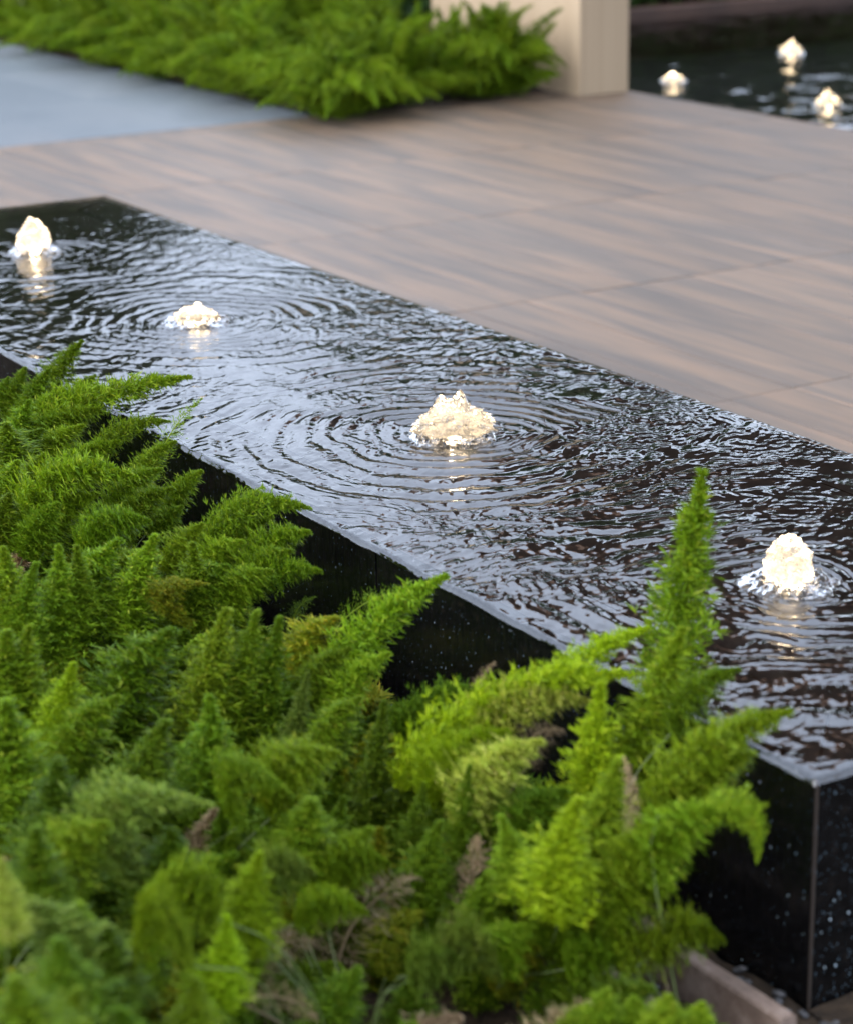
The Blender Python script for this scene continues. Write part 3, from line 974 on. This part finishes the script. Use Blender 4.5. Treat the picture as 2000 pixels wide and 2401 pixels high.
def place_frond(var, pb, pt, width, mat, parent, up_hint=None, label=None):
    """width: full width in metres at the widest point"""
    me, tip, R = var
    pb, pt = Vector(pb), Vector(pt)
    w = pt - pb
    c = tip.copy(); cl = c.length
    ch = c / cl
    ln = Vector((-ch.z, 0, ch.x))          # convex side
    lb = ch.cross(ln)
    wh = w.normalized()
    up = Vector(up_hint) if up_hint is not None else Vector((0, 0, 1))
    mdir = up - wh * up.dot(wh)
    if mdir.length < 0.25:
        a = random.uniform(0, 6.28)
        side = Vector((math.cos(a), math.sin(a), 0.3))
        mdir = side - wh * side.dot(wh)
    mdir.normalize()
    bdir = wh.cross(mdir)
    L = Matrix((ch, ln, lb))               # rows: local -> (chord, normal, binormal)
    W = Matrix((wh, mdir, bdir)).transposed()
    sl = w.length / cl
    sr = width * (0.96 if R > 0.15 else 0.80) / R
    mt = (W @ Matrix.Diagonal((sl, sr, sr)) @ L).to_4x4()
    mt.translation = pb - parent.location
    o = bpy.data.objects.new('frond', me)
    C.objects.link(o)
    o.parent = parent
    o.matrix_basis = mt
    o.material_slots[0].link = 'OBJECT'
    o.material_slots[0].material = M[mat]
    if label: o['label'] = label
    return o, mt


def stem(frond, mt, pb, crown, var, mat, parent, thick=0.0012):
    """bare stalk from the plant's crown to the frond's base; a sub-part of the frond"""
    d0 = (mt.to_3x3() @ Vector((0, 0, 1))).normalized()
    pb = Vector(pb); cr = Vector(crown)
    dist = (pb - cr).length
    h0 = cr + Vector((0, 0, dist * 0.45)); h1 = pb - d0 * dist * 0.35
    pts = []
    for i in range(7):
        t = i / 6
        pts.append(cr * (1 - t) ** 3 + h0 * 3 * t * (1 - t) ** 2 + h1 * 3 * t * t * (1 - t) + pb * t ** 3)
    vs, fs = [], []
    for i, p in enumerate(pts):
        tg = (pts[min(i + 1, 6)] - pts[max(i - 1, 0)]).normalized()
        a_ = tg.orthogonal().normalized(); b_ = tg.cross(a_)
        for j in range(5):
            an = 2 * math.pi * j / 5
            vs.append(p + (a_ * math.cos(an) + b_ * math.sin(an)) * thick * (1.3 - 0.5 * i / 6))
    for i in range(6):
        for j in range(5):
            fs.append((i * 5 + j, i * 5 + (j + 1) % 5, (i + 1) * 5 + (j + 1) % 5, (i + 1) * 5 + j))
    vs = [v - parent.location for v in vs]
    inv = mt.inverted()
    vs = [inv @ v for v in vs]
    me = bpy.data.meshes.new('stem'); me.from_pydata([tuple(v) for v in vs], [], fs); me.update()
    me.materials.append(M[mat])
    o = bpy.data.objects.new('stem', me); C.objects.link(o); o.parent = frond
    return o


CROWNS = [
    ((-2.75, -0.28), 'foxtail fern farthest along the granite side, its fronds cut by the picture edge'),
    ((-2.10, -0.30), 'foxtail fern with a frond reaching level over the fountain rim'),
    ((-1.55, -0.36), 'foxtail fern whose pale thin frond rises past the fountain rim'),
    ((-1.05, -0.34), 'foxtail fern with two stout tips leaning against the granite side'),
    ((-0.62, -0.34), 'foxtail fern with one big bright frond pointing up at the fountain rim'),
    ((-0.22, -0.30), 'yellowing foxtail fern with tan dry needles by the granite face'),
    ((0.06, -0.24), 'foxtail fern with the tallest spike, at the near corner of the fountain'),
    ((-1.60, -0.80), 'foxtail fern of slim upright spikes at the picture edge below the granite'),
    ((-1.05, -0.80), 'dense foxtail fern with wide upright cones in the middle of the bed'),
    ((-0.55, -0.68), 'foxtail fern with tall grey green spires behind the lime tips'),
    ((-0.10, -0.58), 'foxtail fern with lime yellow new fronds and a large dead tan frond'),
    ((0.12, -0.40), 'small foxtail fern drooping over the brown edging boards'),
    ((-0.40, -1.12), 'blurred foxtail fern with blunt arching fronds closest to the camera'),
]
plants = []
for (cx_, cy_), lab in CROWNS:
    p = empty('foxtail_fern', (cx_, cy_, 0.01))
    tag(p, lab, 'fern', 'foxtail ferns in the bed before the fountain')
    plants.append(p)


def nearest_plant(p):
    return min(plants, key=lambda q_: (q_.location.x - p[0]) ** 2 + (q_.location.y - p[1]) ** 2)


def hand(u, v, bu, bv, zt, wpx, kind='green', shape='soft', lean=0.0, lab=None):
    tip = at_z(u, v, zt)
    d = depth_of(tip)
    dv = (bv - v) * K / FPX * d
    db = d + 0.31 * dv + lean
    base = at_depth(bu, bv, db)
    if base.z < 0.03:
        dd = ray(bu, bv); base = CAM + dd * ((0.03 - CAM.z) / dd.z)
    width = wpx * K / FPX * d
    var = random.choice(FR[shape])
    # carry the needles below the named base a little so that the foot is hidden among neighbours
    base = base + (base - tip) * 0.12
    if base.z < 0.02: base.z = 0.02
    # plant whose crown lies below the base, pushed back along the frond
    g_ = base + (base - tip) * 0.35
    pl = nearest_plant(g_)
    SHOWN.append((u, v, bu, bv, wpx, d))
    o, mt = place_frond(var, base, tip, width, kind, pl, None, lab)
    dist = math.hypot(base.x - pl.location.x, base.y - pl.location.y)
    foot = Vector((pl.location.x + (base.x - pl.location.x) * max(0.0, 1 - 0.13 / max(dist, 0.13)), pl.location.y + (base.y - pl.location.y) * max(0.0, 1 - 0.13 / max(dist, 0.13)), 0.015))
    stem(o, mt, base, foot, var, 'dry_stem' if kind == 'dry' else 'stem', pl)


SHOWN = []


def to_px(p):
    q_ = Vector(p) - CAM
    t_ = q_.dot(FW)
    return (CX + FPX * q_.dot(RT) / t_) / K, (CY - FPX * q_.dot(UP) / t_) / K, t_


def hides(bp, tp_):
    for f_ in (0.45, 0.6, 0.75, 0.9, 1.03):
        u, v, t_ = to_px(bp.lerp(tp_, f_))
        for (a0, b0, a1, b1, w_, d_) in SHOWN:
            if t_ > d_ + 0.03: continue
            ex, ey = a1 - a0, b1 - b0
            L2 = ex * ex + ey * ey
            k_ = ((u - a0) * ex + (v - b0) * ey) / L2
            if -0.05 < k_ < 0.78 and abs((u - a0) * ey - (v - b0) * ex) / math.sqrt(L2) < 0.7 * w_:
                return True
    return False


HAND = [
    # u, v (tip), u, v (base), tip height, width px, colour, shape
    (168, 699, 84, 828, .44, 52, 'green', 'straight'), (196, 769, 126, 845, .40, 40, 'green', 'straight'),
    (389, 773, 70, 900, .43, 62, 'bright', 'soft'), (52, 753, 24, 850, .40, 44, 'green', 'straight'), (17, 773, 3, 830, .38, 34, 'green', 'straight'),
    (346, 864, 205, 960, .40, 46, 'green', 'arch'), (413, 818, 322, 990, .44, 50, 'bright', 'sparse'),
    (414, 965, 330, 1060, .37, 56, 'green', 'straight'), (193, 926, 130, 1000, .34, 44, 'deep', 'soft'), (375, 1038, 318, 1098, .33, 46, 'green', 'straight'),
    (280, 979, 60, 1100, .40, 92, 'bright', 'arch'), (308, 1068, 182, 1135, .38, 78, 'green', 'soft'), (12, 868, 18, 1010, .42, 96, 'green', 'straight'),
    (106, 984, 90, 1050, .33, 50, 'gold', 'straight'), (88, 880, 50, 980, .38, 70, 'green', 'soft'), (150, 850, 70, 960, .37, 74, 'green', 'soft'),
    (240, 800, 90, 870, .40, 60, 'bright', 'soft'), (100, 758, 36, 905, .41, 62, 'green', 'straight'), (132, 800, 60, 950, .40, 68, 'bright', 'soft'),
    (60, 822, 16, 990, .40, 68, 'green', 'straight'), (205, 838, 100, 935, .38, 62, 'green', 'soft'), (172, 872, 84, 1000, .38, 68, 'bright', 'soft'),
    (245, 905, 130, 1015, .37, 65, 'green', 'soft'), (92, 930, 40, 1060, .39, 73, 'green', 'straight'), (36, 945, 4, 1085, .40, 78, 'bright', 'straight'),
    (232, 962, 96, 1085, .38, 73, 'green', 'soft'), (332, 962, 236, 1064, .39, 62, 'bright', 'soft'), (360, 905, 285, 1010, .40, 49, 'bright', 'soft'),
    (356, 1002, 262, 1104, .37, 65, 'green', 'soft'), (204, 1012, 104, 1118, .37, 73, 'bright', 'soft'), (120, 1032, 56, 1130, .38, 68, 'green', 'straight'),
    (20, 1012, 0, 1120, .39, 73, 'green', 'straight'), (300, 1130, 230, 1240, .36, 68, 'green', 'soft'), (560, 1170, 480, 1262, .34, 68, 'green', 'soft'),
    (600, 1130, 500, 1222, .35, 62, 'green', 'soft'), (500, 1110, 420, 1200, .36, 62, 'bright', 'soft'), (470, 1160, 400, 1250, .35, 62, 'green', 'soft'),
    (560, 1060, 470, 1140, .37, 49, 'bright', 'soft'), (720, 1330, 640, 1450, .33, 68, 'green', 'soft'), (800, 1340, 690, 1480, .33, 68, 'bright', 'soft'),
    (740, 1430, 690, 1560, .32, 78, 'green', 'soft'), 
    
    
    (420, 1780, 380, 1900, .3, 82, 'deep', 'soft'), (340, 1900, 320, 2010, .3, 82, 'green', 'soft'), (560, 1880, 520, 1980, .26, 73, 'green', 'soft'),
    (542, 1000, 462, 1088, .38, 46, 'bright', 'sparse'), (635, 1042, 437, 1130, .39, 64, 'bright', 'arch'), (637, 1091, 515, 1172, .36, 62, 'bright', 'soft'),
    (660, 1172, 507, 1214, .32, 54, 'green', 'soft'), (416, 1074, 352, 1168, .38, 64, 'bright', 'straight'), (852, 1210, 705, 1284, .30, 50, 'deep', 'sparse'),
    (913, 1182, 668, 1440, .41, 88, 'bright', 'soft'), (647, 1224, 607, 1282, .27, 34, 'green', 'sparse'), (693, 1266, 640, 1390, .33, 84, 'gold', 'soft'),
    (574, 1270, 546, 1560, .37, 72, 'green', 'straight'), (528, 1256, 485, 1480, .38, 70, 'bright', 'straight'), (465, 1252, 420, 1470, .39, 84, 'green', 'straight'),
    (632, 1382, 606, 1530, .33, 40, 'grey', 'straight'), (789, 1441, 778, 1740, .34, 84, 'deep', 'straight'), (847, 1438, 800, 1490, .26, 44, 'deep', 'straight'),
    (1022, 1436, 840, 1496, .27, 56, 'deep', 'arch'), (930, 1450, 800, 1540, .26, 70, 'deep', 'soft'), (1010, 1361, 962, 1500, .32, 40, 'dry', 'dry'),
    (1330, 1288, 1110, 1440, .42, 60, 'lime', 'soft'), (1292, 1385, 860, 1590, .38, 92, 'lime', 'arch'), (1210, 1440, 1000, 1560, .35, 90, 'pale', 'arch'),
    (1110, 1520, 975, 1690, .34, 112, 'pale', 'soft'), (1040, 1500, 900, 1640, .33, 100, 'lime', 'soft'), (1150, 1497, 1090, 1560, .32, 74, 'dry', 'dry'),
    (1440, 970, 1340, 1500, .62, 124, 'bright', 'straight'), (1400, 1290, 1300, 1640, .46, 110, 'bright', 'straight'),
    (1515, 1372, 1390, 1490, .42, 70, 'green', 'soft'), (1620, 1460, 1360, 1655, .42, 100, 'bright', 'soft'), (1545, 1545, 1380, 1720, .37, 104, 'bright', 'soft'),
    (1553, 1765, 1420, 1690, .27, 64, 'bright', 'hook'), (1490, 1660, 1340, 1800, .34, 110, 'bright', 'soft'), (1420, 1720, 1280, 1830, .3, 110, 'bright', 'soft'),
    (1232, 1405, 1196, 1760, .40, 124, 'lime', 'straight'), (1185, 1640, 1150, 1860, .36, 120, 'lime', 'straight'), (1270, 1560, 1220, 1800, .36, 110, 'bright', 'straight'),
    (1378, 1822, 1262, 1920, .24, 92, 'bright', 'soft'), (1485, 1930, 1350, 1960, .19, 100, 'bright', 'soft'), (1400, 1925, 1270, 1965, .18, 90, 'bright', 'straight'),
    (1290, 1952, 1170, 1985, .17, 90, 'green', 'straight'), (1245, 2030, 1225, 2150, .20, 84, 'bright', 'straight'), (1300, 2045, 1290, 2160, .19, 80, 'bright', 'straight'),
    (1370, 2042, 1350, 2150, .2, 90, 'bright', 'straight'), (1440, 2058, 1420, 2160, .18, 84, 'bright', 'straight'), (1205, 2062, 1180, 2150, .17, 74, 'bright', 'straight'),
    (1030, 2015, 880, 2000, .17, 100, 'grey', 'arch'), (960, 1985, 850, 2010, .2, 90, 'grey', 'soft'), (1090, 1900, 1040, 1990, .2, 90, 'green', 'soft'),
    (246, 1108, 165, 1360, .40, 100, 'green', 'soft'), (319, 1099, 270, 1260, .39, 76, 'bright', 'straight'), (120, 1121, 96, 1300, .40, 66, 'green', 'straight'),
    (157, 1121, 148, 1250, .39, 54, 'green', 'straight'), (73, 1157, 52, 1280, .39, 56, 'green', 'straight'), (6, 1124, 8, 1290, .41, 74, 'bright', 'straight'),
    (395, 1115, 384, 1270, .37, 70, 'bright', 'straight'), (425, 1197, 395, 1275, .34, 62, 'gold', 'hook'), (470, 1253, 446, 1490, .37, 84, 'bright', 'straight'),
    (356, 1292, 275, 1540, .38, 128, 'green', 'soft'), (59, 1286, 66, 1460, .38, 70, 'green', 'straight'), (14, 1297, 24, 1530, .38, 110, 'green', 'straight'),
    (151, 1362, 112, 1530, .36, 70, 'lime', 'straight'), (244, 1429, 170, 1600, .35, 90, 'green', 'soft'), (10, 1440, 44, 1660, .37, 120, 'green', 'straight'),
    (340, 1480, 290, 1660, .34, 100, 'deep', 'straight'), (430, 1430, 400, 1640, .35, 90, 'green', 'straight'), (120, 1560, 110, 1740, .34, 110, 'deep', 'straight'),
    (426, 1649, 318, 1810, .35, 130, 'grey', 'hook'), (72, 1700, 84, 1860, .38, 90, 'green', 'straight'), (222, 1688, 135, 1830, .36, 100, 'bright', 'soft'),
    (0, 1765, 14, 1870, .44, 60, 'pale', 'straight'), (62, 1848, 110, 2060, .40, 130, 'grey', 'soft'), (162, 1853, 148, 1980, .36, 84, 'green', 'straight'),
    (285, 1841, 430, 1880, .33, 104, 'bright', 'soft'), (272, 1996, 385, 1985, .31, 104, 'bright', 'hook'), (534, 1751, 500, 1895, .33, 76, 'lime', 'straight'),
    (466, 1881, 436, 2010, .30, 66, 'lime', 'straight'), (645, 1790, 555, 1826, .30, 78, 'grey', 'soft'), (869, 1608, 824, 1790, .28, 56, 'deep', 'straight'),
    (902, 1686, 872, 1850, .27, 84, 'green', 'straight'), (697, 1545, 575, 1660, .34, 110, 'bright', 'soft'), (600, 1630, 500, 1690, .32, 84, 'bright', 'hook'),
    (640, 1640, 610, 1760, .30, 100, 'green', 'straight'), (801, 1774, 675, 1812, .24, 84, 'green', 'soft'), (755, 1874, 620, 1893, .22, 74, 'bright', 'soft'),
    (843, 1800, 712, 2030, .21, 124, 'dry', 'dry'), (642, 1930, 530, 2020, .20, 96, 'dry', 'dry'), (500, 1950, 435, 2075, .27, 84, 'bright', 'soft'),
    (962, 1574, 952, 1770, .32, 60, 'green', 'straight'), (978, 1720, 932, 1950, .26, 76, 'dry', 'dry'), (1028, 1676, 1050, 1830, .3, 76, 'bright', 'straight'),
    (1280, 1556, 1290, 1700, .38, 34, 'dry', 'dry'), (1160, 1620, 1080, 1760, .28, 110, 'deep', 'soft'), (650, 2092, 520, 2056, .16, 60, 'dry', 'dry'),
    (28, 2005, 66, 2130, .40, 120, 'green', 'straight'), (160, 2030, 150, 2150, .35, 90, 'green', 'straight'), (250, 2070, 230, 2150, .3, 90, 'deep', 'straight'),
    (400, 2010, 380, 2130, .28, 84, 'bright', 'straight'), (120, 1930, 140, 2060, .37, 110, 'deep', 'straight'), (220, 1900, 210, 2040, .34, 96, 'deep', 'straight'),
    (860, 1870, 800, 1990, .18, 84, 'gold', 'dry'), (760, 1700, 700, 1800, .28, 84, 'green', 'straight'), (350, 1700, 330, 1830, .3, 100, 'deep', 'straight'),
    (1100, 1690, 1070, 1850, .26, 90, 'green', 'straight'), (1000, 1790, 990, 1930, .22, 84, 'green', 'straight'), (1200, 1850, 1150, 1950, .2, 100, 'green', 'soft'),
]
for hrow in HAND:
    hrow = list(hrow)
    if hrow[0] < 700 and hrow[1] > 1090 and hrow[6] != 'dry':
        if hrow[7] == 'straight':
            hrow[7] = 'cone'
            hrow[5] *= 1.5
            if hrow[6] == 'green' and (hrow[0] * 7 + hrow[1]) % 2: hrow[6] = 'bright'
            hrow[3] += 40
            hrow[4] += 0.02
        elif hrow[7] == 'soft':
            hrow[5] *= 1.12
    elif hrow[7] == 'straight' and hrow[1] > 1400 and hrow[1] < 2000 and hrow[6] != 'dry':
        hrow[7] = 'cone'
        hrow[5] *= 1.15
    hand(*hrow)

# the undergrowth of each plant: lower fronds that fill the clump
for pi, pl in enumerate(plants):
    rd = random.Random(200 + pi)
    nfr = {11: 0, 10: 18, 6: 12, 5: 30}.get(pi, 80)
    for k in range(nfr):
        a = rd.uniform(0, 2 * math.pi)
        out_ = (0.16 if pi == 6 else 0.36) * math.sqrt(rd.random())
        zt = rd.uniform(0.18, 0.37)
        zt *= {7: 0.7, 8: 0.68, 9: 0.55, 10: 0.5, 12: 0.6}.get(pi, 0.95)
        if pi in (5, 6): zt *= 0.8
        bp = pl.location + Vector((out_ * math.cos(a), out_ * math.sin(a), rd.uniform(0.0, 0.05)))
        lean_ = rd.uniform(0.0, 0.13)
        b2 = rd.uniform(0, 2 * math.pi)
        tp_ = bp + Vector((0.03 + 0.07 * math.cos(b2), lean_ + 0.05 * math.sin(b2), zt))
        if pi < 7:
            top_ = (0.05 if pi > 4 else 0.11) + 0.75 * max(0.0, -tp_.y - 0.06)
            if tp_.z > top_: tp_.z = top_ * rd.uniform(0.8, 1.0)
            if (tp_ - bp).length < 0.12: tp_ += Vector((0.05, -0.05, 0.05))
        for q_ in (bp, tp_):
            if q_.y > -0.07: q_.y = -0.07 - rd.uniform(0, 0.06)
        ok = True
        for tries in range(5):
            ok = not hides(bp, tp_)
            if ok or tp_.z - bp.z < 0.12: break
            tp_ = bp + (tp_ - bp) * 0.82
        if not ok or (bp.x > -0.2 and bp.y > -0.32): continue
        kd = rd.choice(['deep', 'deep', 'deep', 'deep', 'green', 'green', 'gold']) if rd.random() > 0.03 else 'dry'  # mostly deep green: the shade under the canopy is put into frond colour
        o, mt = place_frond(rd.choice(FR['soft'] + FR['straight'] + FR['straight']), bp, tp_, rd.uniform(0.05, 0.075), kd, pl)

# far bed: ferns sweeping outward over the edge of the paving and deck
rd = random.Random(77)
def far_fern(x_, y_, lab, n, hgt, outd, wide=0.11):
    p = empty('foxtail_fern', (x_, y_, 0.01))
    tag(p, lab, 'fern', 'foxtail ferns in the far bed')
    for k in range(n):
        if rd.random() < 0.6:
            a = math.atan2(outd[1], outd[0]) + rd.gauss(0, 0.7)
        else:
            a = rd.uniform(0, 2 * math.pi)
        rr = rd.uniform(0.12, 0.56)
        zt = hgt * rd.uniform(0.25, 1.0) * (1.0 if rr < 0.4 else 0.55)
        bp = Vector((x_ + 0.08 * math.cos(a), y_ + 0.08 * math.sin(a), 0.03))
        tp_ = Vector((x_ + rr * math.cos(a), y_ + rr * math.sin(a), zt))
        if tp_.y > 4.70 and x_ > -8.8: tp_.y = 4.66
        kd = rd.choice(['green', 'bright', 'bright', 'green', 'bright'])
        place_frond(rd.choice(BG), bp, tp_, wide * rd.uniform(0.8, 1.2), kd, p)


far_spots = [(-8.55, 4.42, (0.1, -0.6)), (-7.58, 4.48, (0.5, -0.4)), (-7.42, 3.52, (0.6, -0.6)), (-7.62, 3.85, (0.8, -0.6)), (-7.72, 4.35, (1, -0.1)), (-8.15, 3.58, (0.2, -1)), (-8.7, 3.58, (0, -1)), (-9.3, 3.58, (0, -1)), (-9.95, 3.58, (-0.1, -1)), (-10.7, 3.58, (-0.1, -1)),
             (-11.6, 3.58, (-0.2, -1)), (-12.6, 3.58, (-0.2, -1)), (-8.3, 4.3, (0.4, -0.6)), (-9.1, 4.3, (0, -1)), (-10.0, 4.45, (0, -1)), (-10.9, 4.5, (0, -1)), (-11.9, 4.55, (0, -1)), (-13.0, 4.6, (-0.2, -1)),
             (-10.6, 5.3, (0, -1)), (-11.7, 5.4, (0, -1)), (-12.9, 5.5, (0, -1)), (-12.4, 6.3, (0, -1)), (-14.0, 5.2, (0, -1)), (-13.8, 3.58, (0, -1))]
far_labels = ['fern leaning on the far end of the long face of the beige pier', 'low fern tucked against the front edge of the beige pier', 'low fern spilling over the very corner of the far bed', 'fern at the corner where the deck meets the grey paving', 'fern hugging the foot of the beige pier', 'fern trailing onto the grey paving next to the deck corner', 'fern on the paving edge, second along from the deck corner',
              'fern on the paving edge, third along from the deck corner', 'fern on the paving edge, fourth along from the deck corner', 'fern on the paving edge, fifth along from the deck corner',
              'fern on the paving edge, sixth along from the deck corner', 'fern on the paving edge, seventh along from the deck corner', 'upright fern against the long face of the beige pier', 'fern behind the paving edge, near the long face of the pier',
              'fern in the second row at the far end of the pier wall', 'fern in the second row past the pier wall', 'second row fern standing farther off towards the trees', 'last fern of the second row in the far bed',
              'back row fern just past the pier wall', 'back row fern in the middle of the far bed', 'back row fern towards the far corner of the bed', 'rearmost fern of the far bed', 'fern near the far corner of the bed, second from the paving', 'last fern along the paving edge']
for (x_, y_, o_), lab in zip(far_spots, far_labels):
    far_fern(x_, y_, lab, 70 if x_ > -10.5 else 50, (0.48 if x_ > -8.6 else 0.72) if y_ > 4 else 0.46, o_, 0.078)
